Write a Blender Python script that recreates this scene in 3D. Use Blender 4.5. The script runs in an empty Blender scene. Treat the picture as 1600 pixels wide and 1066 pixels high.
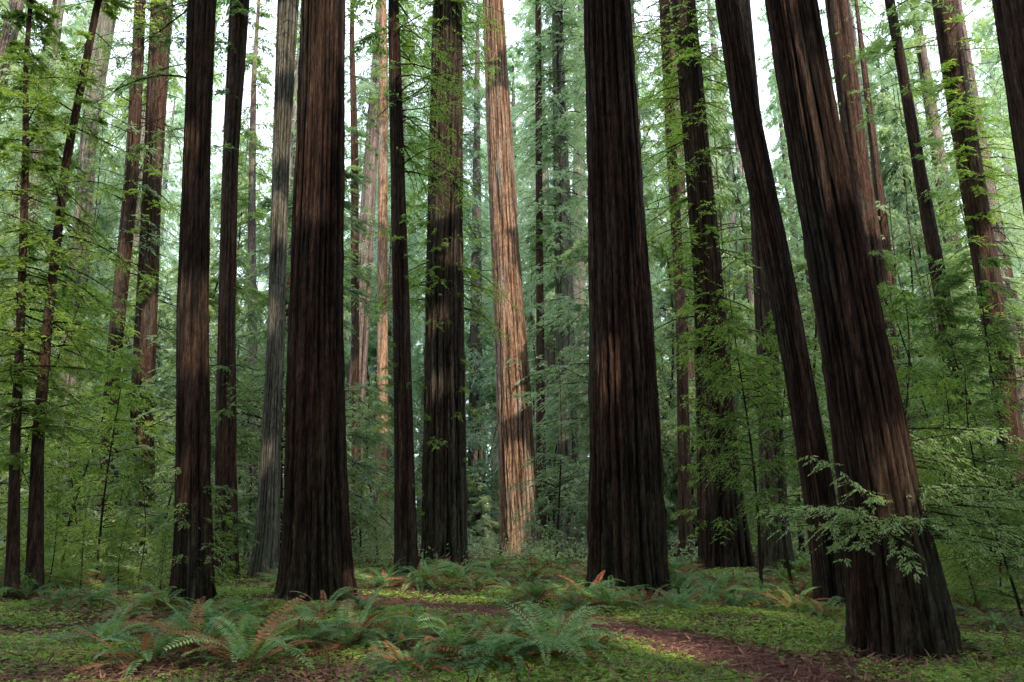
import bpy, math, numpy as np
from mathutils import Vector, Matrix, Euler
R=math.radians; PI=math.pi
rng=np.random.default_rng(7)
COL=bpy.context.scene.collection
PITCH=R(13.9); F=1200.0; CH=1.65
cp,sp=math.cos(PITCH),math.sin(PITCH)
# ------------------------------------------------ camera geometry helpers
def ray(px,py):
    u=(px-800)/F; v=(533-py)/F
    return u, cp-v*sp, sp+v*cp
def hgt(x,y):
    x=np.asarray(x,float); y=np.asarray(y,float)
    b=0.05*np.sin(x*.9+1.3)*np.sin(y*.7+.4)+0.04*np.sin(x*.37-y*.5+2)+0.03*np.sin(x*1.7+y*1.3)
    far=np.clip((y-30)/60,0,1)
    return b*(1+3*far)
def ground(px,py):
    dx,dy,dz=ray(px,py); t=-CH/dz
    for _ in range(3):
        t=(float(hgt(dx*t,dy*t))-CH)/dz
    return dx*t,dy*t
def atY(px,py,Y):
    dx,dy,dz=ray(px,py); t=Y/dy
    return dx*t, CH+dz*t, t
def proj(x,y,z):
    z=z-CH; dep=y*cp+z*sp; up=-y*sp+z*cp
    return 800+F*x/dep, 533-F*up/dep
# ------------------------------------------------ object helpers
def link(o,parent=None):
    COL.objects.link(o)
    if parent: o.parent=parent
    return o
def tag(o,label=None,cat=None,group=None,kind=None):
    if label: o['label']=label
    if cat: o['category']=cat
    if group: o['group']=group
    if kind: o['kind']=kind
    return o
def empty(name,loc,rz=0,s=1):
    o=bpy.data.objects.new(name,None); o.location=loc; o.rotation_euler=(0,0,rz); o.scale=(s,s,s)
    o.empty_display_size=.3
    return link(o)
def mesh_np(name,V,Q,mats,mi=None,smooth=False,attr=None):
    me=bpy.data.meshes.new(name); V=np.asarray(V,np.float32); Q=np.asarray(Q,np.int32)
    me.vertices.add(len(V)); me.vertices.foreach_set('co',V.ravel())
    k=Q.shape[1]
    me.loops.add(Q.size); me.loops.foreach_set('vertex_index',Q.ravel())
    me.polygons.add(len(Q)); me.polygons.foreach_set('loop_start',np.arange(0,Q.size,k,dtype=np.int32))
    try: me.polygons.foreach_set('loop_total',np.full(len(Q),k,np.int32))
    except Exception: pass
    for m in mats: me.materials.append(m)
    if mi is not None: me.polygons.foreach_set('material_index',np.asarray(mi,np.int32))
    me.polygons.foreach_set('use_smooth',np.full(len(Q),smooth,bool))
    if attr is not None:
        a=me.attributes.new('furrow','FLOAT','POINT'); a.data.foreach_set('value',np.asarray(attr,np.float32))
    me.update(calc_edges=True); me.validate()
    return me
def obj(name,me,parent=None):
    return link(bpy.data.objects.new(name,me),parent)
def norm(a): return a/np.maximum(np.linalg.norm(a,axis=-1,keepdims=True),1e-9)
def leaves(P,D,N,L,W):
    D=norm(D); S=norm(np.cross(D,N)); L=L[:,None]; W=W[:,None]
    v=np.stack([P,P+D*L*.45+S*W*.5,P+D*L,P+D*L*.45-S*W*.5],1).reshape(-1,3)
    return v,np.arange(len(v)).reshape(-1,4)
def tubes(Pl,Rd,k=4):
    n,m,_=Pl.shape
    T=norm(np.gradient(Pl,axis=1)); Z=np.zeros_like(T); Z[...,2]=1; Z[np.abs(T[...,2])>.9]=(1,0,0)
    A=norm(np.cross(T,Z)); B=np.cross(A,T)
    an=np.arange(k)*2*PI/k
    V=Pl[:,:,None,:]+Rd[:,:,None,None]*(np.cos(an)[None,None,:,None]*A[:,:,None,:]+np.sin(an)[None,None,:,None]*B[:,:,None,:])
    idx=np.arange(n*m*k).reshape(n,m,k)
    a=idx[:,:-1,:]; b=np.roll(a,-1,2); c=idx[:,1:,:]; d=np.roll(c,-1,2)
    Q=np.stack([a,b,d,c],-1).reshape(-1,4)
    return V.reshape(-1,3),Q
def join(parts):
    V=[];Q=[];M=[];o=0
    for v,q,m in parts:
        V.append(v);Q.append(q+o);M.append(np.full(len(q),m));o+=len(v)
    return np.concatenate(V),np.concatenate(Q),np.concatenate(M)
# ------------------------------------------------ materials
def newmat(name):
    m=bpy.data.materials.new(name); m.use_nodes=True; nt=m.node_tree; nt.nodes.clear()
    return m,nt,nt.nodes,nt.links
def ramp(n,pts):
    r=n.new('ShaderNodeValToRGB'); e=r.color_ramp.elements
    e[0].position=pts[0][0]; e[0].color=(*pts[0][1],1); e[1].position=pts[-1][0]; e[1].color=(*pts[-1][1],1)
    for p,c in pts[1:-1]:
        x=e.new(p); x.color=(*c,1)
    return r
def noise(n,l,coord,scale,sc=1,detail=6,rough=.6,dist=0):
    mp=n.new('ShaderNodeMapping'); mp.inputs['Scale'].default_value=scale; l.new(coord,mp.inputs['Vector'])
    t=n.new('ShaderNodeTexNoise'); t.inputs['Scale'].default_value=sc; t.inputs['Detail'].default_value=detail; t.inputs['Roughness'].default_value=rough; t.inputs['Distortion'].default_value=dist
    l.new(mp.outputs[0],t.inputs['Vector']); return t.outputs['Fac']
def mixc(n,l,f,a,b,mode='MIX'):
    m=n.new('ShaderNodeMix'); m.data_type='RGBA'; m.blend_type=mode
    for s,v in ((m.inputs[0],f),(m.inputs[6],a),(m.inputs[7],b)):
        if hasattr(v,'links'): l.new(v,s)
        elif isinstance(v,(int,float)): s.default_value=v
        else: s.default_value=(*v,1)
    return m.outputs[2]
def maprange(n,l,v,a,b,c=0,d=1):
    m=n.new('ShaderNodeMapRange'); m.inputs[1].default_value=a; m.inputs[2].default_value=b; m.inputs[3].default_value=c; m.inputs[4].default_value=d
    l.new(v,m.inputs[0]); return m.outputs[0]
def math_(n,l,op,a,b,c=None):
    m=n.new('ShaderNodeMath'); m.operation=op
    for s,v in zip(m.inputs,(a,b,c)):
        if v is None: continue
        if hasattr(v,'links'): l.new(v,s)
        else: s.default_value=v
    return m.outputs[0]
def hazepale(n,l,col,pale,amt,y0=40,y1=102):
    """air haze painted into the base colour, paler with depth"""
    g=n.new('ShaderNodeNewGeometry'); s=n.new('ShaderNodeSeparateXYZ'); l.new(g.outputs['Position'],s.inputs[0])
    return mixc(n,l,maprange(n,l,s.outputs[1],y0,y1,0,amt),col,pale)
def bark(name,lo,mid,hi,moss,mossamt,bump=1.0,fur=True):
    m,nt,n,l=newmat(name)
    tc=n.new('ShaderNodeTexCoord'); co=tc.outputs['Object']
    a=noise(n,l,co,(5,5,.25),1,9,.7,.25); b=noise(n,l,co,(32,32,1.6),1,6,.78,.3); c=noise(n,l,co,(.5,.5,.12),1,4,.6)
    d=noise(n,l,co,(10,10,3),1,8,.78,.4); w_=noise(n,l,co,(1.1,1.1,.2),1,5,.65)
    r=ramp(n,[(.34,lo),(.5,mid),(.7,hi)]); l.new(a,r.inputs[0])
    r2=ramp(n,[(.36,(.2,.2,.2)),(.62,(1.45,1.45,1.45))]); l.new(b,r2.inputs[0])
    r3=ramp(n,[(.35,(.4,.4,.4)),(.68,(1.5,1.42,1.38))]); l.new(d,r3.inputs[0])
    gv=sum(mid)/3
    col=mixc(n,l,maprange(n,l,w_,.52,.7,0,.6),r.outputs[0],(gv*1.6,gv*1.62,gv*1.5))
    col=mixc(n,l,1.0,col,r2.outputs[0],'MULTIPLY'); col=mixc(n,l,1.0,col,r3.outputs[0],'MULTIPLY')
    sep=n.new('ShaderNodeSeparateXYZ'); l.new(co,sep.inputs[0])
    zf=maprange(n,l,sep.outputs[2],0,9,1,.2)
    mf=math_(n,l,'MULTIPLY',math_(n,l,'MULTIPLY',zf,maprange(n,l,c,.42,.6)),math_(n,l,'MULTIPLY',maprange(n,l,d,.4,.6,.2,1),mossamt))
    mc=mixc(n,l,1.0,moss,r2.outputs[0],'MULTIPLY')
    col=mixc(n,l,mf,col,mc)
    h=math_(n,l,'MULTIPLY_ADD',d,.8,math_(n,l,'ADD',a,b))
    if fur:
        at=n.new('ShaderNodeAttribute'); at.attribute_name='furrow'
        fr=ramp(n,[(0,(.10,.09,.09)),(.5,(.6,.6,.6)),(1,(1.3,1.3,1.3))]); l.new(at.outputs['Fac'],fr.inputs[0])  # furrows darkened in colour: bark's own dark grooves plus painted crease shade
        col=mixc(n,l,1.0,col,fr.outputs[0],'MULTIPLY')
        col=hazepale(n,l,col,(.40,.38,.42),.85,67,110)
    bp=n.new('ShaderNodeBump'); bp.inputs['Strength'].default_value=bump; bp.inputs['Distance'].default_value=.22; l.new(h,bp.inputs['Height'])
    p=n.new('ShaderNodeBsdfPrincipled'); p.inputs['Roughness'].default_value=.85; p.inputs['Specular IOR Level'].default_value=.15
    l.new(col,p.inputs['Base Color']); l.new(bp.outputs[0],p.inputs['Normal'])
    o=n.new('ShaderNodeOutputMaterial'); l.new(p.outputs[0],o.inputs[0]); return m
BK={'dark':bark('bark_dark',(.026,.014,.011),(.11,.06,.044),(.24,.14,.10),(.11,.13,.075),.7),
 'red':bark('bark_red',(.05,.024,.017),(.16,.088,.065),(.27,.165,.12),(.12,.15,.08),.5),
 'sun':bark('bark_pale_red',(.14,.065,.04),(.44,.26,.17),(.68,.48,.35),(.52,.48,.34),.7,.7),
 'grey':bark('bark_grey',(.045,.03,.022),(.15,.108,.082),(.28,.225,.175),(.15,.18,.1),.8),
 'pale':bark('bark_pale_grey',(.15,.135,.11),(.36,.34,.28),(.52,.5,.43),(.24,.29,.18),.8),  # raised paleness puts sky light and haze into the bark colour
 'far':bark('bark_far',(.11,.08,.07),(.24,.18,.17),(.36,.29,.28),(.22,.27,.2),.5,.5)}  # lighter base colour stands in for haze on distant trunks
def leafmat(name,dark,mid,light,trans=.45,tint=(1.25,1.5,.5),rough=.5,sc=.35,pale=0):
    m,nt,n,l=newmat(name)
    g=n.new('ShaderNodeNewGeometry'); oi=n.new('ShaderNodeObjectInfo')
    a=noise(n,l,g.outputs['Position'],(1,1,1),sc,3,.6)
    b=noise(n,l,g.outputs['Position'],(1,1,1),7,2,.5)
    rr=math_(n,l,'MULTIPLY_ADD',oi.outputs['Random'],.35,math_(n,l,'ADD',a,b))
    f=maprange(n,l,rr,.75,1.5)
    r=ramp(n,[(.15,dark),(.5,mid),(.85,light)]); l.new(f,r.inputs[0])
    col=r.outputs[0]
    if pale: col=hazepale(n,l,col,(.56,.68,.65),pale)
    p=n.new('ShaderNodeBsdfPrincipled'); p.inputs['Roughness'].default_value=rough; p.inputs['Specular IOR Level'].default_value=.35
    l.new(col,p.inputs['Base Color'])
    t=n.new('ShaderNodeBsdfTranslucent'); tcx=mixc(n,l,1.0,col,tint,'MULTIPLY'); l.new(tcx,t.inputs['Color'])
    mx=n.new('ShaderNodeMixShader'); mx.inputs[0].default_value=trans; l.new(p.outputs[0],mx.inputs[1]); l.new(t.outputs[0],mx.inputs[2])
    o=n.new('ShaderNodeOutputMaterial'); l.new(mx.outputs[0],o.inputs[0]); return m
LF={'near':leafmat('foliage_near',(.13,.22,.08),(.27,.38,.12),(.45,.57,.18),.55,(1.22,1.38,.62)),
 'mid':leafmat('foliage_mid',(.11,.20,.10),(.23,.34,.16),(.38,.50,.22),.5,(1.18,1.32,.7)),
 'far':leafmat('foliage_far',(.18,.28,.19),(.35,.46,.29),(.54,.62,.33),.5,(1.14,1.25,.75),pale=.95),  # light base and pale mix paint distance haze into the leaves
 'spray':leafmat('foliage_spray',(.22,.35,.14),(.36,.52,.23),(.5,.64,.33),.45,(1.15,1.25,.7)),
 'shade_blocker':leafmat('foliage_shade_blocker',(.04,.08,.03),(.06,.11,.04),(.08,.14,.05),.15),
 'fern':leafmat('fern_green',(.09,.20,.085),(.18,.34,.14),(.34,.50,.2),.35,(1.2,1.35,.65),rough=.5,sc=1.5),
 'dead':leafmat('fern_dead',(.17,.06,.027),(.32,.12,.06),(.48,.22,.1),.2,(1.3,1,.6),.7,1.5),
 'sorrel':leafmat('sorrel_green',(.17,.28,.07),(.31,.47,.09),(.48,.62,.13),.35,(1.2,1.3,.6),rough=.55,sc=.8),
 'litter':leafmat('litter_brown',(.11,.052,.035),(.23,.113,.075),(.4,.23,.15),0.05,(1,1,1),.8,2)}
TW=bark('twig_bark',(.04,.027,.02),(.09,.06,.04),(.15,.1,.075),(.1,.12,.06),.4,fur=False)
def groundmat(name,cols,sc,mo=None):
    m,nt,n,l=newmat(name)
    g=n.new('ShaderNodeNewGeometry'); co=g.outputs['Position']
    a=noise(n,l,co,(1,1,1),sc,9,.7); b=noise(n,l,co,(1,1,1),.35,5,.6); c=noise(n,l,co,(1,1,1),45,3,.7)
    r=ramp(n,cols); l.new(a,r.inputs[0])
    col=r.outputs[0]
    if mo: col=mixc(n,l,maprange(n,l,b,.45,.62,0,.55),col,mo)
    r2=ramp(n,[(.3,(.4,.4,.4)),(.7,(1.5,1.5,1.5))]); l.new(c,r2.inputs[0])
    col=mixc(n,l,1.0,col,r2.outputs[0],'MULTIPLY')
    bp=n.new('ShaderNodeBump'); bp.inputs['Strength'].default_value=.9; bp.inputs['Distance'].default_value=.05; l.new(math_(n,l,'ADD',a,c),bp.inputs['Height'])
    p=n.new('ShaderNodeBsdfPrincipled'); p.inputs['Roughness'].default_value=.95; p.inputs['Specular IOR Level'].default_value=.1
    l.new(col,p.inputs['Base Color']); l.new(bp.outputs[0],p.inputs['Normal'])
    o=n.new('ShaderNodeOutputMaterial'); l.new(p.outputs[0],o.inputs[0]); return m
GM=groundmat('forest_floor',[(.35,(.04,.023,.015)),(.5,(.12,.07,.044)),(.7,(.22,.14,.09))],6,(.14,.2,.06))
PM=groundmat('path_litter',[(.35,(.10,.042,.04)),(.5,(.26,.105,.096)),(.7,(.42,.21,.19))],9)
# ------------------------------------------------ sun & sky
SE,SAX,SAY=R(35),.55,-.83
hn=math.hypot(SAX,SAY)
SD=np.array([SAX/hn*math.cos(SE),SAY/hn*math.cos(SE),math.sin(SE)])
sun=bpy.data.lights.new('sun','SUN'); sun.energy=5; sun.angle=R(.5); sun.color=(1,.88,.69)
so=bpy.data.objects.new('sun',sun); link(so)
so.rotation_euler=Vector(SD).to_track_quat('Z','Y').to_euler()
w=bpy.data.worlds.new('World'); bpy.context.scene.world=w; w.use_nodes=True
n=w.node_tree.nodes; l=w.node_tree.links; n.clear()
sk=n.new('ShaderNodeTexSky'); sk.sky_type='NISHITA'; sk.sun_disc=False; sk.sun_elevation=SE
sk.sun_rotation=math.atan2(SD[0],SD[1]); sk.dust_density=4; sk.air_density=1; sk.ozone_density=1
sm_=mixc(n,l,.75,sk.outputs[0],(19.5,21.6,25.5))
bg=n.new('ShaderNodeBackground'); bg.inputs[1].default_value=.15; l.new(sm_,bg.inputs[0])
wo=n.new('ShaderNodeOutputWorld'); l.new(bg.outputs[0],wo.inputs[0])
# ------------------------------------------------ camera
cam=bpy.data.cameras.new('camera'); cam.lens=27; cam.sensor_width=36; cam.clip_end=1500; cam.clip_start=.1
co_=bpy.data.objects.new('camera',cam); link(co_); co_.location=(0,0,CH); co_.rotation_euler=(PI/2+PITCH,0,0)
bpy.context.scene.camera=co_
vs=bpy.context.scene.view_settings; vs.view_transform='Standard'; vs.look='None'; vs.exposure=0
# ------------------------------------------------ ground
xs=np.concatenate([np.linspace(-400,-32,24),np.arange(-30,30,.3),np.linspace(32,400,24)])
ys=np.concatenate([np.linspace(-200,-2,14),np.arange(0,45,.3),np.linspace(46,130,80),np.linspace(135,600,24)])
X,Y=np.meshgrid(xs,ys); Z=hgt(X,Y)
i=np.arange(X.size).reshape(X.shape)
Q=np.stack([i[:-1,:-1],i[:-1,1:],i[1:,1:],i[1:,:-1]],-1).reshape(-1,4)
g=obj('ground',mesh_np('ground',np.stack([X,Y,Z],-1).reshape(-1,3),Q,[GM],smooth=True)); tag(g,'dark forest floor of soil and needle litter under the redwoods','ground',kind='structure')
pc=np.array([ground(a,b) for a,b in ((1420,1180),(1290,1085),(1190,1040),(1080,1008),(990,990),(900,975),(800,962),(720,952),(640,944),(540,940),(440,938))])
tt=np.linspace(0,len(pc)-1,160); pcx=np.interp(tt,range(len(pc)),pc[:,0]); pcy=np.interp(tt,range(len(pc)),pc[:,1])
kk=np.ones(9)/9
pcx=np.convolve(np.pad(pcx,4,'edge'),kk,'valid'); pcy=np.convolve(np.pad(pcy,4,'edge'),kk,'valid')
tx,ty=np.gradient(pcx),np.gradient(pcy); tl=np.hypot(tx,ty); nx,ny=-ty/tl,tx/tl
pw=.98+.12*np.sin(np.arange(160)*.5)+.1*np.sin(np.arange(160)*1.3)
ac=np.linspace(-1,1,15)
PX=pcx[:,None]+nx[:,None]*ac*pw[:,None]; PY=pcy[:,None]+ny[:,None]*ac*pw[:,None]
PZ=hgt(PX,PY)+.03*(1-ac**4)[None,:]-.008
i=np.arange(PX.size).reshape(PX.shape)
Q=np.stack([i[:-1,:-1],i[:-1,1:],i[1:,1:],i[1:,:-1]],-1).reshape(-1,4)
p=obj('path',mesh_np('path',np.stack([PX,PY,PZ],-1).reshape(-1,3),Q,[PM],smooth=True)); tag(p,'dark reddish brown trail of needle litter curving through the sorrel','path',kind='structure')
def pathdist(x,y):
    d=np.full(x.shape,99.)
    for k in range(0,160,2): d=np.minimum(d,np.hypot(x-pcx[k],y-pcy[k]))
    return d
# ------------------------------------------------ trunks
def trunk_geo(zs,cx,cy,rad,ns,seed,groove=.08,flute=.06):
    r=np.random.default_rng(seed); th=np.linspace(0,2*PI,ns,endpoint=False)
    nz=len(zs)
    def wander(amp,step):
        kn=np.arange(zs[0]-1,zs[-1]+step+1,step); v=np.cumsum(r.normal(0,amp,len(kn))); v-=np.linspace(0,v[-1],len(v))*.5
        return np.interp(zs,kn,v)[:,None]
    m=np.ones((nz,ns)); base=np.exp(-np.maximum(zs,0)/3)[:,None]
    for k in (2,3,5,7):
        m+=flute*(.35+1.1*base)*r.uniform(.4,1)/math.sqrt(k/2)*np.cos(k*th[None]+wander(.1,3)+r.uniform(0,6))
    f=np.ones((nz,ns))
    if ns>=40:
        for k,a in ((13,1),(23,1),(39,.8)):
            if k*3>ns: continue
            s=1-np.abs(np.sin(k*th[None]/2+wander(.28,1.2)+r.uniform(0,6)+.8*np.sin(3*th+r.uniform(0,6))[None]+.6*np.sin(5*th[None]+wander(.25,2))))
            g_=a*s**2.6*np.clip(.55+.6*np.cos(2*th[None]+wander(.8,1.2))*np.cos(3*th[None]+wander(.9,2)),0.15,1)
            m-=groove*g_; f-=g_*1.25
        rn=r.normal(0,1,(nz,ns)); rn=(rn+np.roll(rn,1,0)+np.roll(rn,2,0)+np.roll(rn,3,0))/2.2
        # long ragged plates of bark, some peeling, some sunken
        pl=np.repeat(np.repeat(r.normal(0,1,(nz//9+1,ns//4+1)),9,0)[:nz],4,1)[:,:ns]
        pl=(pl+np.roll(pl,1,0)+np.roll(pl,-1,0)+np.roll(pl,1,1))/4
        sh=(np.arange(ns)*5)%9; pl=np.stack([np.roll(pl[:,j],sh[j//4*4%ns]) for j in range(ns)],1)
        m+=.012*rn+.016*pl; f+=.15*rn+.13*pl
    f=np.clip(f*.85+.05,0,1)
    flare=1+np.exp(-np.maximum(zs,0)/.45)[:,None]*(.14+.10*np.cos(5*th+r.uniform(0,6))+.05*np.cos(11*th+r.uniform(0,6)))[None]
    rr=rad[:,None]*m*flare
    V=np.stack([cx[:,None]+rr*np.cos(th),cy[:,None]+rr*np.sin(th),np.repeat(zs[:,None],ns,1)],-1)
    i=np.arange(nz*ns).reshape(nz,ns); a=i[:-1]; b=np.roll(a,-1,1); c=i[1:]; d=np.roll(c,-1,1)
    return V.reshape(-1,3),np.stack([a,b,d,c],-1).reshape(-1,4),f.ravel()
# ------------------------------------------------ foliage
CARVE=[]
def carve_mask(P,extra=.25):
    k=np.ones(len(P),bool)
    for t,rd in CARVE:
        v=P-t; s=v@SD; dd=(v*v).sum(1)-s*s
        k&=~((s>0)&(dd<(rd+extra)**2))
    return k
def blocks(x,y,H,rad):
    hx,hy=SD[0],SD[1]; hl=math.hypot(hx,hy)
    for t,rd in CARVE:
        vx,vy=x-t[0],y-t[1]; s=(vx*hx+vy*hy)/hl; d=abs(vx*hy-vy*hx)/hl
        if s>-rad*.5 and d<rad+rd and t[2]+(s-rad)*SD[2]/hl<H: return True
    return False
def crown(r,z0,z1,Lmax,nb,nt,nl,lL,lW,droop=.45,rise=.12,ax=None,az=None,shape=None,base=None,twig=.28,limb=.015,zz=None,hang=.18,rj=.2,nj=.5):
    z=zz if zz is not None else r.uniform(z0,z1,nb); nb=len(z)
    rel=(z-z0)/(z1-z0)
    sh=((.45+.55*np.minimum(1,rel*3))*(1-rel)**.65+.08) if shape is None else shape(rel)
    L=Lmax*sh*r.uniform(.35,1.2,nb)
    a=r.uniform(0,2*PI,nb) if az is None else r.uniform(az[0],az[1],nb)
    bx=ax(z) if ax is not None else np.zeros(nb)
    B=np.stack([bx,np.zeros(nb),z],-1)
    dr=droop*r.uniform(.4,1.6,nb); ri=rise+r.normal(0,rj,nb); cu=r.normal(0,.35,nb)
    def pos(t):
        t=np.asarray(t); aa=a[:,None]+cu[:,None]*t; Lx=L[:,None]*t
        return np.stack([B[:,None,0]+Lx*np.cos(aa),B[:,None,1]+Lx*np.sin(aa),B[:,None,2]+Lx*(ri[:,None]-dr[:,None]*t)],-1)
    m=6; tl=np.linspace(0,1,m)[None].repeat(nb,0); PL=pos(tl); RD=(limb*L**.8)[:,None]*(1-.85*tl)
    t=np.sort(r.uniform(.15,1,(nb,nt)),1); TP=pos(t)
    side=np.where(np.arange(nt)%2==0,1,-1)[None]
    ta=a[:,None]+cu[:,None]*t*1.6+side*np.radians(r.uniform(20,75,(nb,nt)))
    TL=(twig*L[:,None]+.12)*(1.15-.7*t)*r.uniform(.5,1.25,(nb,nt)); ts=r.uniform(-.65,.2,(nb,nt)); hg=hang*r.uniform(.3,1.7,(nb,nt))
    s=np.linspace(.08,1,nl)[None,None]+r.uniform(-.04,.04,(nb,nt,nl))
    LP=np.stack([TP[...,0,None]+TL[...,None]*s*np.cos(ta)[...,None],TP[...,1,None]+TL[...,None]*s*np.sin(ta)[...,None],TP[...,2,None]+TL[...,None]*(s*ts[...,None]-hg[...,None]*s*s)],-1)
    sd=np.where(np.arange(nl)%2==0,1,-1)[None,None]
    la=ta[...,None]+sd*np.radians(r.uniform(20,65,(nb,nt,nl))); ls=ts[...,None]-hg[...,None]*s+r.normal(-.1,.25,(nb,nt,nl))
    LD=np.stack([np.cos(la),np.sin(la),ls],-1)
    N=r.normal(0,nj,LD.shape); N[...,2]+=1
    LL=lL*(1.15-.5*s)*r.uniform(.6,1.25,(nb,nt,nl))
    P=LP.reshape(-1,3); D=LD.reshape(-1,3); N=N.reshape(-1,3); LL=LL.ravel()
    if base is not None and CARVE:
        k=carve_mask(P+np.array(base)); P,D,N,LL=P[k],D[k],N[k],LL[k]
    lv,lq=leaves(P,D,N,LL,LL*lW)
    tv,tq=tubes(PL,RD)
    ep=TP+np.stack([TL*np.cos(ta),TL*np.sin(ta),TL*(ts-hg)],-1)
    if lL<.2:
        sv,sq=tubes(np.stack([TP,(TP+ep)/2+[0,0,.01],ep],2).reshape(-1,3,3),np.tile(np.array([.006,.004,.0015]),(nb*nt,1)),3)
        return [(lv,lq,0),(tv,tq,1),(sv,sq,1)]
    return [(lv,lq,0),(tv,tq,1)]
SRC={}
def crown_mesh(parts,lm):
    V,Q,M=join(parts); me=mesh_np('crown',V,Q,[LF[lm],TW],M); SRC[me.name]=(V,Q,M,lm); return me
def crown_for(e,me,H,rad):
    """the crown mesh itself, or a thinned copy where a sunbeam passes through it"""
    if not blocks(e.location.x,e.location.y,H,rad): return me
    V,Q,M,lm=SRC[me.name]
    mw=np.array(Matrix.LocRotScale(e.location,e.rotation_euler,e.scale))
    C=V[Q[:,0]]@mw[:3,:3].T+mw[:3,3]
    k=carve_mask(C)
    if k.all(): return me
    Q2=Q[k]; u,inv=np.unique(Q2.ravel(),return_inverse=True)
    return mesh_np('crown',V[u],inv.reshape(-1,4),[LF[lm],TW],M[k])
def tgt(px,py,Y,rd,off=1):
    x,z,_=atY(px,py,Y); CARVE.append((np.array([x,Y-off,z]),rd)); return x,z
gB=ground(490,932)[1]; gA=ground(300,942)[1]; gD=ground(695,882)[1]; gC=ground(632,897)[1]; gE=ground(816,866)[1]; gP=ground(415,903)[1]; gO=ground(218,873)[1]
for q in ((510,10,.6),(520,50,.45),(505,105,.5),(518,150,.4),(495,185,.5),(512,240,.35),(505,310,.4),(525,330,.2)): tgt(q[0],q[1],gB,q[2],1.3)
for q in ((315,200,.35),(310,250,.3),(300,715,.35),(310,770,.15)): tgt(q[0],q[1],gA,q[2])
for q in ((700,290,.8),(685,360,.6),(710,430,.5),(672,640,.3),(668,540,.4)): tgt(q[0],q[1],gD,q[2],2)
for q in ((620,100,.8),(600,380,.3),(650,60,1.0)): tgt(q[0],q[1],gC,q[2])
for q in ((450,60,1.2),(445,200,1.0),(438,330,.8),(430,480,.4),(415,700,.4)): tgt(q[0],q[1],gP,q[2])
for q in ((250,120,.8),(240,200,.6),(228,560,.7)): tgt(q[0],q[1],gO,q[2])
for q in ((778,165,.9),(786,205,.6),(790,385,1.0),(798,425,.8),(788,470,.4),(808,520,.3),(794,580,1.2),(812,612,.8),(804,735,1.6),(816,770,1.2),(800,800,1.0),(812,838,.5)): tgt(q[0],q[1],gE,q[2],2.0)
for px,py,rd in ((600,938,.7),(660,936,.9),(740,938,1.0),(840,930,.7),(1180,985,.5),(590,915,.7),(720,905,.7),(240,860,1.1),(210,820,1.1),(1080,1030,.4),(1000,1012,.3),(960,975,.4),(1240,975,.3)):
    x,y=ground(px,max(py,885)); CARVE.append((np.array([x,y,.5 if py>885 else 2.0]),rd))
for px,py,Yd,rd in ((1230,540,16,.8),(1200,480,16,.6),(1150,560,17,.6),(60,180,18,1.7),(120,330,18,1.1),(30,60,18,1.6),(150,60,20,1.2),(20,420,18,.8),(1540,640,14,.5),(225,815,25,.9)): tgt(px,py,Yd,rd)
# sunlit glades among the background trees
GLADES=[(190,800,42,2),(120,560,52,3),(230,420,58,3),(560,690,60,3.5),(550,420,72,4),(890,640,66,1.8),(890,330,80,5),(1060,620,58,3.5),(1080,380,55,3.5),(1450,560,50,3),(1560,330,52,3.5),(1440,200,66,5),(505,170,76,3.5),(380,500,75,4),(60,300,62,4),(190,150,75,4),(1180,250,70,4),(760,760,90,4),(400,740,62,3),(1500,720,46,2.5),(580,800,70,3.5),(880,780,85,5),(1120,700,70,4),(60,700,50,2.5),(1000,420,90,6),
 (390,250,70,4.5),(1150,480,75,4.5),(1340,300,62,4),(1400,700,55,3),(100,100,70,5),(260,650,55,3),(1570,600,60,4),(900,480,75,4),(480,800,85,5),(1010,760,80,5),(1330,560,70,4),(1250,750,62,3.5),(150,420,70,4.5)]
GP=[]
for q in GLADES:
    x,z=tgt(*q); GP.append((x,q[2],z,q[3]))

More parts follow.
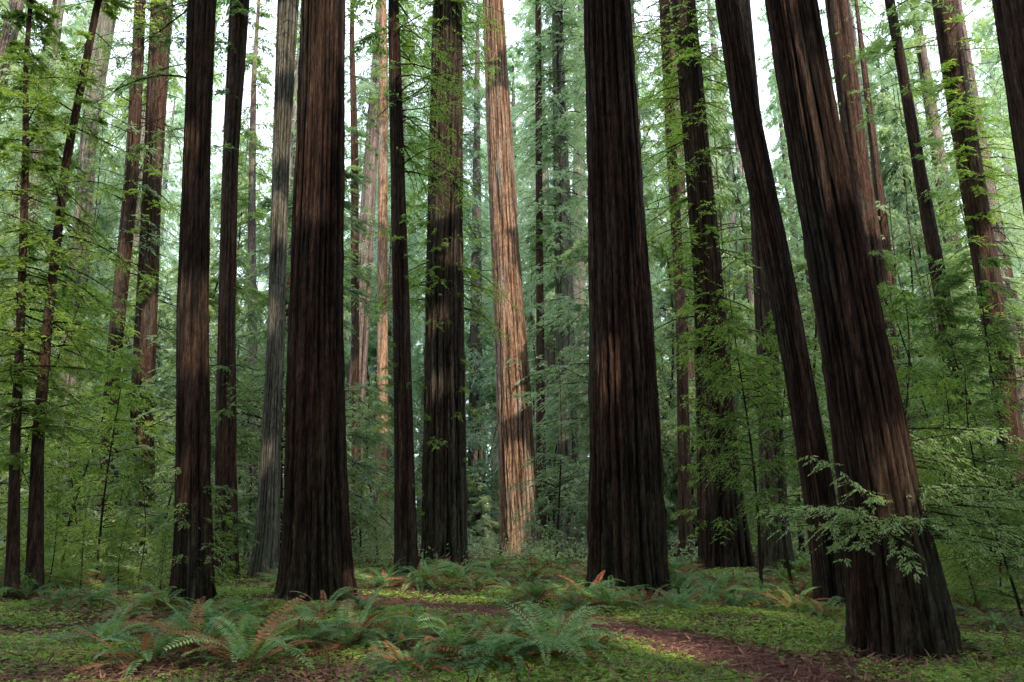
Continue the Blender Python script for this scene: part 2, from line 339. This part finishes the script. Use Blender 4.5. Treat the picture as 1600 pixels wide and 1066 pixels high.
TREES=[];BOX=[]
def tree(name,label,prof,mat,cr,by=None,ns=48,nz=90,H=None,lm='mid',group=None,extra=(),groove=.09,flute=.05,sd=None,spray=None,lw=.28,cd=.5):
    py,xl,xr=prof[-1]; bx,byy=ground((xl+xr)/2,by or py)
    pts=[]
    for q in prof[:-1]:
        x,z,t=atY((q[1]+q[2])/2,q[0],byy); pts.append((z,x-bx,(q[2]-q[1])/2*t/F))
    _,_,t=atY(0,py,byy); pts.append((0.0,0.0,(xr-xl)/2*t/F*.92))
    pts=sorted(pts); z=np.array([a[0] for a in pts]); cx=np.array([a[1] for a in pts]); rd=np.array([a[2] for a in pts])
    H=H or max(z[-1]*1.6,z[-1]+22)
    z=np.append(z,[z[-1]+(H-z[-1])*.5,H]); cx=np.append(cx,[cx[-1]+(cx[-1]-cx[-2])*.8,cx[-1]+(cx[-1]-cx[-2])*1.2]); rd=np.append(rd,[rd[-1]*.7,.06])
    zd=np.linspace(0,H,400)
    def sm(v):
        a=np.interp(zd,z,v); k=15; return np.convolve(np.pad(a,k//2,'edge'),np.ones(k)/k,'valid')
    cxd,rdd=sm(cx),sm(rd)
    zs=np.concatenate([[-.5,-.2],np.linspace(0,1,nz)**1.35*H]); fx=lambda q:np.interp(q,zd,cxd)
    sd=sd or int(sum(ord(c)*(k+1) for k,c in enumerate(label)))%9999
    r=np.random.default_rng(sd)
    ph=r.uniform(0,6); cyy=.02*np.sin(zs*.15+ph)*np.maximum(zs,0)*.3
    zz=float(hgt(bx,byy))
    e=empty(name,(bx,byy,zz)); tag(e,label,'tree',group or 'redwood trees of the grove')
    V,Q,fa=trunk_geo(zs,fx(np.maximum(zs,0)),cyy,np.interp(np.maximum(zs,0),zd,rdd),ns,sd,groove,flute)
    obj('trunk',mesh_np('trunk',V,Q,[BK[mat]],smooth=True,attr=fa),e)
    parts=[]
    if cr:
        parts+=crown(r,cr[0],H-.5,cr[1],cr[2],cr[3] if len(cr)>3 else 13,cr[4] if len(cr)>4 else 8,cr[5] if len(cr)>5 else .34,lw,ax=fx,base=(bx,byy,zz),droop=cd)
    for (za,zb,L,nb,lL,az) in extra:
        parts+=crown(r,za,zb,L+pts[0][2]*.7,nb,15,11,lL*.85,.28,ax=fx,base=(bx,byy,zz),az=az,shape=lambda q:np.ones_like(q),droop=.5,hang=.35)
    if parts: obj('crown',crown_mesh(parts,lm),e)
    if spray:
        P=[]
        for (za,zb,L,nb,az) in spray:
            P+=crown(r,za,zb,L,nb,24,19,.075,.28,ax=fx,az=az,shape=lambda q:np.ones_like(q),droop=.3,rise=.2,twig=.16,limb=.008,hang=.22,rj=.18)
        V,Q,M=join(P); obj('basal_branches',mesh_np('basal_branches',V,Q,[LF['spray'],TW],M),e)
    TREES.append((bx,byy,pts[0][2])); BOX.append((min(q[1] for q in prof),max(q[2] for q in prof),xl,xr,byy)); return e,bx,byy
NS=160;NZ=230
tree('redwood_tree','slim dark redwood trunk, leftmost of the stout near trunks',[(0,292,335),(200,288,328),(500,277,325),(700,277,329),(850,272,332),(942,265,337)],'dark',(20,5,60),ns=120,nz=NZ,groove=.11,extra=[(.3,3.2,.7,34,.13,None),(12,17,2.6,8,.2,(2.6,4.2))])
tree('redwood_tree','stout straight near black redwood trunk left of centre, sunlit at its top',[(0,472,540),(250,462,538),(500,450,536),(700,446,540),(850,440,547),(934,430,555)],'dark',(22,6,70),ns=NS,nz=NZ,groove=.12)
tree('redwood_tree','pale grey redwood trunk half hidden behind the stout black trunk',[(0,436,468),(250,426,452),(500,418,444),(700,408,438),(850,398,436),(903,384,436)],'pale',(34,6,70),ns=80,nz=120)
tree('redwood_tree','slim bare brown redwood trunk right of the stout black trunk',[(0,607,623),(250,610,632),(500,614,640),(700,616,646),(898,614,654)],'dark',(24,4,60),ns=80,nz=130,lm='near',extra=[(17,27,3.4,44,.24,(-1.2,1.4)),(2,16,.7,24,.18,None)])
tree('redwood_tree','fluted redwood trunk draped with sprigs, left of the sun-dappled trunk',[(0,676,722),(250,668,724),(500,664,726),(700,660,730),(800,658,734),(884,652,738)],'grey',(26,6,80),ns=NS,nz=NZ,groove=.16,flute=.1,lm='near',extra=[(13,34,2.4,160,.26,None),(3,13,1.0,20,.24,None)])
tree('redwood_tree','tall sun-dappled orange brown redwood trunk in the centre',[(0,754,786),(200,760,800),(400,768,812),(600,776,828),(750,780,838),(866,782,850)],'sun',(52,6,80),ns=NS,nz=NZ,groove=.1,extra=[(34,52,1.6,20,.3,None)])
tree('redwood_tree','broad dark furrowed redwood trunk right of centre',[(0,911,985),(250,917,1000),(500,920,1020),(700,920,1034),(850,917,1042),(925,914,1050)],'dark',(24,6,80),ns=NS,nz=NZ,groove=.14)
tree('redwood_tree','dark redwood wrapped in foliage right of the broad furrowed trunk',[(0,1050,1086),(200,1066,1104),(450,1085,1130),(700,1090,1152),(890,1092,1180)],'dark',(24,5,90),ns=90,nz=130,lm='near',extra=[(10,32,2.8,190,.26,None),(1,10,1.2,40,.22,None)])
tree('redwood_tree','leaning brown redwood trunk left of the great leaning trunk',[(0,1117,1152),(200,1148,1190),(400,1190,1232),(600,1228,1270),(800,1258,1308),(945,1272,1336)],'dark',(17,4,50),ns=120,nz=NZ,groove=.12)
tree('redwood_tree','pale grey redwood trunk between dark wrapped trunk and leaning brown trunk',[(0,1148,1172),(300,1170,1198),(600,1185,1218),(800,1188,1230),(893,1184,1240)],'grey',(30,5,60),ns=64,nz=110)
tree('redwood_tree','great leaning dark redwood trunk nearest on the right',[(0,1196,1270),(200,1228,1308),(400,1264,1352),(600,1295,1398),(800,1322,1440),(940,1332,1478),(1022,1334,1492)],'dark',(13.5,5,70),ns=200,nz=300,groove=.12,
  lm='near',spray=[(1.6,2.1,1.8,10,(-3.1,-2.3)),(1.5,2.3,2.3,15,(-.9,.1)),(1.6,2.0,1.45,5,(-2.2,-1.2)),(2.5,3.2,2.2,8,(-.6,.3))])
tree('redwood_tree','redwood trunk emerging behind the upper right side of the great leaning trunk',[(0,1288,1322),(200,1314,1348),(480,1358,1392),(878,1418,1462)],'red',(28,6,80),ns=48,nz=90,extra=[(10,36,2,50,.3,None)])
tree('redwood_tree','thin dark redwood trunk first to the right of the great leaning trunk',[(0,1380,1394),(250,1424,1442),(500,1468,1492),(885,1510,1545)],'dark',(24,5,90),ns=40,nz=90,extra=[(2,24,1.8,60,.26,None)])
tree('redwood_tree','dusky redwood trunk near the right edge between two slimmer trunks',[(0,1458,1492),(250,1498,1534),(560,1545,1580),(880,1580,1625)],'red',(24,5,80),ns=40,nz=90,lm='near',extra=[(6,34,3,140,.3,None)])
tree('redwood_tree','reddish trunk cut by the upper right corner of the view',[(0,1553,1625),(200,1585,1665),(1000,1700,1830)],'red',(14,3,40),ns=90,nz=150)
tree('redwood_tree','reddish redwood trunk left of the slim dark trunk, foliage around it',[(0,240,272),(300,222,250),(600,206,240),(873,196,242)],'red',(20,6,110),ns=56,nz=100,lm='near',extra=[(1,20,3,120,.3,None)])
tree('redwood_tree','straight brown redwood trunk between the two stout left trunks',[(0,358,388),(250,348,372),(500,342,368),(750,337,370),(902,335,374)],'red',(24,5,90),ns=64,nz=110,extra=[(.2,2.5,.9,20,.16,None),(5,24,1.3,40,.24,None)])
tree('redwood_tree','pale hazy redwood trunk leaning right, far left of the view',[(0,160,188),(200,128,152),(600,92,120),(870,70,108)],'pale',(40,5,70),ns=40,nz=70,lm='far')
tree('redwood_tree','dusky redwood trunk right of the pale hazy leaning trunk',[(0,212,228),(300,192,212),(600,164,186),(872,148,182)],'red',(14,6,130),ns=40,nz=80,lm='far')
tree('redwood_tree','thin near black sapling-like redwood leaning right at the left edge',[(0,145,155),(250,96,108),(500,68,82),(700,50,68),(937,38,68)],'dark',(4,2.8,110,18,14,.14),ns=32,nz=110,H=22,lm='near',lw=.3,cd=.4,extra=[(.1,1,.5,8,.12,None)])
tree('redwood_tree','thin dark redwood at the extreme left edge of the view',[(250,36,46),(500,26,38),(700,16,30),(940,8,30)],'dark',(3.2,3.0,120,18,14,.14),ns=32,nz=110,H=18,lm='near',lw=.3,cd=.4)
tree('redwood_tree','slender pinkish redwood stem between brown trunk and pale grey trunk',[(350,388,400),(600,386,402),(868,384,404)],'far',(22,4,70),ns=24,nz=60)
tree('redwood_tree','slender dark stem in the gap right of the stout black trunk',[(250,548,560),(600,550,562),(868,548,566)],'dark',(20,4,70),ns=24,nz=60)
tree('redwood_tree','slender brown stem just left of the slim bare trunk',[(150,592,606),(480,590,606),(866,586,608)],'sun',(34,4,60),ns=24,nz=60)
tree('redwood_tree','slender dark stem just right of the sun-dappled trunk',[(100,836,846),(500,838,850),(862,836,856)],'dark',(24,4,80),ns=24,nz=60)
tree('redwood_tree','hazy reddish redwood stem left of the broad furrowed trunk',[(50,862,880),(500,870,892),(862,872,900)],'far',(16,6,150),ns=32,nz=60,lm='far')
tree('redwood_tree','slender brown stem behind the right flank of the broad furrowed trunk',[(0,1030,1046),(500,1056,1072),(880,1060,1084)],'red',(22,5,110),ns=32,nz=60)
# ------------------------------------------------ background redwoods (shared meshes)
tv=[];cv=[]
for k in range(4):
    H=72; zs=np.concatenate([[-1.],np.linspace(0,1,50)**1.3*H]); r=np.random.default_rng(50+k)
    cx=.3*np.sin(np.maximum(zs,0)*.06+r.uniform(0,6)); cx-=cx[1]
    V,Q,fa=trunk_geo(zs,cx,cx*.5,np.interp(zs,[0,4,30,60,72],[1.05,.85,.68,.3,.05]),48,60+k)
    tv.append([mesh_np('trunk',V,Q,[BK[m]],smooth=True,attr=fa) for m in ('far','pale','red')])
for k in range(7):
    r=np.random.default_rng(80+k); z0=(5,8,14,18,22,10,5)[k]
    P=crown(r,z0,71.5,(6,6.5,6,6,6,6.5,6)[k],240,17,12,.38,.3,droop=.6,hang=.6,rj=.28,nj=.8,shape=lambda q:(.5+.5*np.minimum(1,q*3))*(1-q)**.5+.08)
    cv.append(crown_mesh(P,'far'))
GAPS=[(-999,60,'at the far left edge of the grove'),(60,300,'left of the slim dark trunk'),(300,490,'behind the two stout left trunks'),
 (490,630,'between stout black trunk and slim bare trunk'),(630,815,'between slim bare trunk and sun-dappled trunk'),
 (815,980,'between sun-dappled trunk and broad furrowed trunk'),(980,1290,'between broad furrowed trunk and leaning brown trunk'),
 (1290,1480,'behind the great leaning trunk'),(1480,9999,'right of the great leaning trunk')]
ORD=['first','second','third','fourth','fifth','sixth','seventh','eighth','ninth','tenth','eleventh','twelfth','thirteenth','fourteenth','fifteenth','sixteenth','seventeenth','eighteenth','nineteenth','twentieth']
ORD+=['twenty-'+q for q in ORD[:9]]+['thirtieth']+['thirty-'+q for q in ORD[:9]]+['fortieth']+['forty-'+q for q in ORD[:9]]+['fiftieth']+['fifty-'+q for q in ORD[:9]]
def label_gaps(items,what):
    for a,b,ph in GAPS:
        it=sorted([q for q in items if a<=q[0]<b],key=lambda q:q[0])
        for k,(px,o) in enumerate(it):
            o['label']=('only %s %s'%(what,ph)) if len(it)==1 else ('%s from left of the %ss %s'%(ORD[k],what,ph))
far=[]; placed=[(a,b) for a,b,_ in TREES]
def backtree(x,y,s,k,c,m):
    placed.append((x,y))
    e=empty('background_redwood',(x,y,float(hgt(x,y))))
    e.scale=(s*rng.uniform(.8,1.15),)*2+(s,)
    e.rotation_euler=(rng.normal(0,.012),rng.normal(0,.012),rng.uniform(0,6.28))
    tag(e,None,'tree','redwoods standing in the background')
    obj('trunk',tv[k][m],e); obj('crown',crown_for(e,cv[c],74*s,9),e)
    far.append((proj(x,y,0)[0],e))
for px,y in ((1028,58),(1092,70),(1190,84),(1560,66),(1650,60),(545,66),(590,80),(905,76),(860,80),(890,66),(400,72),(700,86),(740,84),(840,98),(1440,82),(1300,78)):
    backtree((px-800)/F*(y*cp-CH*sp),y,rng.uniform(.95,1.12),rng.integers(0,4),rng.integers(0,7),rng.integers(0,3))
tries=0
while len(far)<118 and tries<15000:
    tries+=1
    y=46+104*rng.random()**1.2; x=rng.uniform(-.74*y-4,.74*y+4)
    if min((math.hypot(x-a,y-b) for a,b in placed))<4.6: continue
    px=proj(x,y,0)[0]
    if y<74 and 715<px<890: continue
    s=rng.uniform(.75,1.12)
    if y<90 and blocks(x,y,45*s,-.8): continue
    backtree(x,y,s,rng.integers(0,4),rng.integers(0,7),rng.integers(0,3))
label_gaps(far,'distant redwood')
# ------------------------------------------------ understory young trees
yv=[]
for k in range(6):
    r=np.random.default_rng(120+k); H=10
    zs=np.linspace(-.3,H,30); cx=.35*np.sin(zs*.45+k)+.04*zs*(k-2.5)*.5; cx-=cx[1]
    V,Q,fa=trunk_geo(zs,cx,cx*.4,np.interp(zs,[0,H],[.06,.012]),10,130+k)
    fx=lambda q,zs=zs,cx=cx:np.interp(q,zs,cx)
    kw=dict(droop=.45,rise=.3,ax=fx,hang=.45,twig=.34,rj=.2,nj=.7,limb=.01)
    P=crown(r,.8,9.8,2.6,60,17,13,.16,.32,shape=lambda q:.35+.65*np.sin(np.clip(q*1.1+.1,0,1)*PI)**.8,**kw)
    P2=crown(r,.4,9.8,2.5,70,18,16,.125,.28,shape=lambda q:.45+.55*np.sin(np.clip(q*1.1+.1,0,1)*PI)**.8,**kw)
    P3=crown(r,2.0,9.8,2.5,62,18,16,.125,.28,shape=lambda q:.35+.65*np.sin(np.clip(q*.9+.1,0,1)*PI)**.8,**kw)
    yv.append((mesh_np('trunk',V,Q,[TW],smooth=True),crown_mesh(P,'mid'),crown_mesh(P2,'near'),crown_mesh(P,'far'),crown_mesh(P3,'near')))
und=[]
def young(px,py,s,lm,k=None,sx=1,xy=None):
    x,y=xy or ground(px,py); k=rng.integers(0,6) if k is None else k
    e=empty('young_tree',(x,y,float(hgt(x,y))),rng.uniform(0,6.28)); e.scale=(s*sx,s*sx,s)
    tag(e,None,'young tree','young trees of the understory')
    v=yv[k]; obj('trunk',v[0],e); obj('crown',crown_for(e,v[{'mid':1,'near':2,'far':3,'high':4}[lm]],10*s,3.5*s*sx),e); und.append((px,e))
for a in ((215,912,.42,'near'),(150,905,.8,'near'),(95,900,.9,'near'),(20,905,1.2,'near'),(250,890,.9,'mid'),(-30,915,1.0,'near'),(345,918,.22,'near'),(250,925,.24,'near'),(125,925,.3,'near'),(185,928,.26,'near'),(75,922,.34,'near'),
  (1190,930,.8,'high'),(1238,922,.85,'high'),(1420,905,1.1,'near'),(1530,960,.42,'near'),(1600,975,.5,'near'),(1545,905,1.1,'near'),(1480,895,1.3,'mid'),(1610,900,1.3,'near'),(1500,925,.6,'near'),(1455,930,.35,'near'),(1565,945,.36,'near'),
  (565,880,.8,'far'),(590,874,1.2,'far'),(870,872,1.2,'far'),(380,880,1,'far'),(410,876,.9,'far'),(1150,872,.6,'mid'),(752,868,.6,'far')): young(*a)
for x,y,z,rd in GP:
    for j in range(3):
        xx=x+rng.normal(0,1.5)-1.5; yy=y+rng.uniform(.5,5); s=max(.8,(z+2.5)/9*rng.uniform(.85,1.15))
        young(proj(xx,yy,0)[0],0,s,'far',sx=min(1.2,2.4/s),xy=(xx,yy))
k=0;t_=0
while k<55 and t_<5000:
    t_+=1
    y_=rng.uniform(40,100); x_=rng.uniform(-.7*y_,.7*y_); s=rng.uniform(1.0,2.9)
    if min((math.hypot(x_-a,y_-b) for a,b,_ in TREES))<2.5: continue
    px,py=proj(x_,y_,0)
    if any(xl-22<px<xr+22 and y_<by+2 for _,_,xl,xr,by in BOX) and rng.random()<.9: continue
    if 735<px<890 and y_<70: continue
    young(px,py,s,'far',sx=1.25); k+=1
label_gaps(und,'young tree')
# ------------------------------------------------ distant forest mass + undergrowth + added shade leaves
def clumps(C,rad,nper,lL,r,flat=.6):
    n_=len(C); P=C[:,None]+r.normal(0,1,(n_,nper,3))*rad*np.array([1,1,flat]); P=P.reshape(-1,3)
    D=r.normal(0,1,P.shape); D[:,2]*=.5; N=r.normal(0,.6,P.shape); N[:,2]+=1
    L=lL*r.uniform(.6,1.3,len(P)); return P,D,N,L
r=np.random.default_rng(300)
n_=14000; y=r.uniform(125,210,n_); x=r.uniform(-1,1,n_)*(.9*y); z=85*r.uniform(0,1,n_)**1.3
n5=7000; y5=r.uniform(118,150,n5); x5=r.uniform(-1,1,n5)*(.75*y5); z5=r.uniform(0,28,n5)
P,D,N,L=clumps(np.concatenate([np.stack([x,y,z],-1),np.stack([x5,y5,z5],-1)]),1.4,13,.95,r)
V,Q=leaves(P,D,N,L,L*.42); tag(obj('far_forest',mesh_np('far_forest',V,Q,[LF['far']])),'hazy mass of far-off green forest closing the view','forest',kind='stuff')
n_=3800; y=r.uniform(36,118,n_); x=r.uniform(-1,1,n_)*(.78*y); z=hgt(x,y)+np.abs(r.normal(0,.6,n_))
P,D,N,L=clumps(np.stack([x,y,z],-1),.45,16,.27,r); P[:,2]=np.maximum(P[:,2],.05)
k=carve_mask(P)|(P[:,2]<1.2); P,D,N,L=P[k],D[k],N[k],L[k]
V,Q=leaves(P,D,N,L,L*.4); tag(obj('undergrowth',mesh_np('undergrowth',V,Q,[LF['far']])),'low leafy undergrowth covering the ground between distant trunks','undergrowth',kind='stuff')
n_=5200; q=np.stack([r.uniform(-32,34,n_),r.uniform(3,44,n_),r.uniform(0,32,n_)],-1)
e1=norm(np.cross(SD,[0,0,1.])); e2=np.cross(e1,SD); u1=q@e1; u2=q@e2
nz_=np.sin(u1*1.1+1)*np.sin(u2*.9+2)+.6*np.sin(u1*2.3-u2*1.7)+.4*np.sin(u1*.6+u2*2.9)
q=q[~((q[:,1]>30)&(nz_>.7))]
n2=2800; q2=np.stack([r.uniform(-7,5,n2),r.uniform(62,67,n2),r.uniform(0,60,n2)],-1)
def shade(i,n,z0,z1,w_,dx=0):   # unseen leaf clumps added to keep lower stems of the near trunks in shadow
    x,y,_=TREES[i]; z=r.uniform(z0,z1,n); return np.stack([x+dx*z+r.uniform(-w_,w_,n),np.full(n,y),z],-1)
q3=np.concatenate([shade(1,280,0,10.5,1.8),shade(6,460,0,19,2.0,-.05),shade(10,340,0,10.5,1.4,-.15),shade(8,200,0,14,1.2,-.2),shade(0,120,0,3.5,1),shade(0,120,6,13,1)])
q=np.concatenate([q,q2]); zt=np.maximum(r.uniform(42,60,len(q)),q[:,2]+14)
C=q+((zt-q[:,2])/SD[2])[:,None]*SD  # unseen clumps moved sunward so their shade falls on the grove
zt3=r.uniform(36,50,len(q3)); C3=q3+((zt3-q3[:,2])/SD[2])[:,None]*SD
# unseen forest overhead, behind and beside the viewer: leaf clumps added to block sky light
n3=2300; Cb=np.stack([r.uniform(-60,60,n3),r.uniform(-60,30,n3),r.uniform(26,55,n3)],-1)
n4=5200; an=r.uniform(R(95),R(445),n4); rr_=r.uniform(34,62,n4)
Cc=np.stack([rr_*np.cos(an),rr_*np.sin(an),r.uniform(0,44,n4)],-1)
Cc=Cc[(Cc[:,1]<2)|(np.abs(Cc[:,0])>.95*Cc[:,1]+8)]
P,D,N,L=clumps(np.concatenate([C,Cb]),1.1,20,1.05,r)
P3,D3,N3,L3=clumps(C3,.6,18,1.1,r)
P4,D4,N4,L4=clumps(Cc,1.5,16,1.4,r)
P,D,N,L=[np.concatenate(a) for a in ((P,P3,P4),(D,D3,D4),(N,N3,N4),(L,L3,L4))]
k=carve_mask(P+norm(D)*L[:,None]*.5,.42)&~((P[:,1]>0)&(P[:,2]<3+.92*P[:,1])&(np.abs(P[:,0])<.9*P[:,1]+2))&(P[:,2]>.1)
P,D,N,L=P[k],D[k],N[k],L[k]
V,Q=leaves(P,D,N,L,L*.5); tag(obj('shade_blocker',mesh_np('shade_blocker',V,Q,[LF['shade_blocker']])),'unseen leaf clumps overhead and behind, added to shade the near grove','shade_blocker',kind='stuff')
# ------------------------------------------------ ferns
def fern_geo(r,nf,L0,up,npin,dead=False):
    out=[];st=[]
    t=np.linspace(0,1,12)
    for k in range(nf):
        a=2*PI*k/nf+r.uniform(-.3,.3); L=L0*r.uniform(.65,1.1); e0=r.uniform(*up); bend=r.uniform(1.2,2.1) if not dead else r.uniform(.5,1.1)
        el=e0-bend*t**1.2; dt=L/11
        h=np.concatenate([[0],np.cumsum(np.cos(el[:-1])*dt)])+.04; z=np.concatenate([[0],np.cumsum(np.sin(el[:-1])*dt)])+.03
        z=np.maximum(z,.03+.02*t); sw=r.normal(0,.22)*t**2*L
        pts=np.stack([h*math.cos(a)-sw*math.sin(a),h*math.sin(a)+sw*math.cos(a),z],-1)
        st.append(pts)
        s=np.linspace(.14,.99,npin); P=np.stack([np.interp(s,t,pts[:,q]) for q in range(3)],-1)
        T=norm(np.stack([np.interp(s,t,np.gradient(pts[:,q])) for q in range(3)],-1))
        S=norm(np.cross(T,[0,0,1.])); U=np.cross(S,T)
        w_=L*.11*np.sin(PI*np.clip(s*.86+.13,0,1))**.6+.008
        roll=r.normal(0,.28)
        for sg in (-1,1):
            D=sg*S+T*.38+U*(-.12+sg*roll)+r.normal(0,.06,S.shape)
            out.append((P,D,U+r.normal(0,.1,U.shape),w_*r.uniform(.88,1.08,npin)))
    P,D,N,L=[np.concatenate([o[q] for o in out]) for q in range(4)]
    v,q=leaves(P,D,N,L,np.full(len(L),L0*.62/npin*1.1)); st=np.array(st)
    sv,sq=tubes(st,np.tile(np.linspace(.005,.0015,12),(nf,1)),3)
    return join([(v,q,0),(sv,sq,0)])
fv=[]
for k in range(8):
    r=np.random.default_rng(400+k)
    V,Q,M=fern_geo(r,(21,17,24,16,20,22,15,18)[k],(1.4,1.25,1.4,1.2,1.35,1.4,1.25,1.35)[k],(.6,1.3),26)
    V2,Q2,M2=fern_geo(r,(14,11,16,12,15,10,14,11)[k],1.2,(.1,1.0),20,True)
    fv.append((mesh_np('green_fronds',V,Q,[LF['fern']]),mesh_np('dead_fronds',V2,Q2,[LF['dead']])))
FE={'front':[],'middle':[],'back':[]}
def fern(px,py,s):
    x,y=ground(px,py); k=rng.integers(0,8)
    if pathdist(np.array([x]),np.array([y]))[0]<.8: return
    if min(math.hypot(x-a,y-b)-c for a,b,c in TREES)<.15: return
    e=empty('sword_fern',(x,y,float(hgt(x,y))-.02)); e.scale=(s,s,s*rng.uniform(.95,1.15))
    e.rotation_euler=(rng.normal(0,.08),rng.normal(0,.08),rng.uniform(0,6.28))
    tag(e,None,'fern','sword ferns on the forest floor')
    obj('green_fronds',fv[k][0],e); obj('dead_fronds',fv[k][1],e)
    FE['front' if py>990 else 'middle' if py>925 else 'back'].append((px,e))
for a in ((225,1044,.9),(305,1026,.85),(388,1046,1.0),(465,1020,.85),(550,1014,1.0),(630,1008,.7),(645,1054,.65),(712,1032,.8),(788,1044,.85),(745,998,.6),(858,1034,.85),(922,1022,.7),(165,1010,.7),(820,996,.65),(405,998,.65),(875,1000,.65),(345,1002,.65),
  (200,966,.7),(310,972,.65),(150,946,.6),(250,952,.65),(385,962,.55),(505,966,.7),(570,962,.6),(655,985,.55),(860,965,.7),(905,957,.75),(955,955,.7),(1010,952,.7),(1060,955,.75),(1110,948,.8),(1150,956,.7),(1195,945,.8),(1240,955,.75),(1288,968,.65),(1250,938,.8),(1130,932,.85),(1068,930,.8),(980,940,.6),(920,938,.75),(880,935,.85),(840,940,.75),(800,930,.65),
  (100,948,.7),(40,940,.65),(1520,960,.75),(1580,945,.75),(1500,935,.85),(1560,985,.55),(1450,935,.75),(1385,940,.75),(1310,1012,.3),(1325,975,.45)): fern(*a)
for k in range(150):
    px=rng.uniform(0,1600); py=rng.uniform(878,924); x_,y_=ground(px,py)
    if any(xl-5<px<xr+5 and y_<by for _,_,xl,xr,by in BOX) and rng.random()<.7: continue
    fern(px,py,rng.uniform(.65,1.15))
for k in FE: label_gaps(FE[k],'%s-row fern'%k)
# ------------------------------------------------ sorrel + litter
r=np.random.default_rng(500)
n_=270000; y=8.2/(1-r.uniform(0,1,n_)*.82); x=r.uniform(-1,1,n_)*(.72*y+1)
mk=np.sin(x*.8+1)*np.sin(y*.55+2)+.6*np.sin(x*2.1-y*1.1)+.5*np.sin(x*.3+y*1.9+1)+.4*np.sin(x*4.3+y*3.1)*np.sin(y*5.3-x*2.2)+r.normal(0,.6,n_)
pdn=pathdist(x,y); mk+=.9*np.exp(-((pdn-1.6)/1.1)**2)+.2+.5*np.clip((11-y)/2,0,1)-.5*np.clip((-x-3)/3,0,1)*np.clip((13-y)/3,0,1)
k=(pdn>.85+r.normal(0,.22,n_))&(mk>.45); x,y=x[k],y[k]
z=hgt(x,y)+r.uniform(.02,.13,len(x)); sz=r.uniform(.016,.038,len(x))*(1+y/30); a0=r.uniform(0,2*PI,len(x))
Ps=[];Ds=[];Ns=[];Ls=[]
tl=r.normal(0,.35,(len(x),3)); tl[:,2]+=1
for q in range(3):
    a=a0+q*2.094; Ps.append(np.stack([x,y,z],-1)); Ds.append(np.stack([np.cos(a),np.sin(a),r.normal(-.15,.25,len(x))],-1)); Ns.append(tl); Ls.append(sz)
P,D,N,L=map(np.concatenate,(Ps,Ds,Ns,Ls)); V,Q=leaves(P,D,N,L,L*1.05)
tag(obj('sorrel',mesh_np('sorrel',V,Q,[LF['sorrel']])),'bright green redwood sorrel carpeting the forest floor','ground cover',kind='stuff')
n_=90000; y=8.2/(1-r.uniform(0,1,n_)*.78); x=r.uniform(-1,1,n_)*(.72*y+1); z=hgt(x,y)+r.uniform(.012,.13,n_)
D=r.normal(0,1,(n_,3)); D[:,2]*=.2; N=r.normal(0,.3,(n_,3)); N[:,2]+=1; L=r.uniform(.04,.22,n_)
V,Q=leaves(np.stack([x,y,z],-1),D,N,L,np.maximum(L*.14,.01)); tag(obj('litter',mesh_np('litter',V,Q,[LF['litter']])),'brown fallen needles and twigs scattered over floor and trail','litter',kind='stuff')
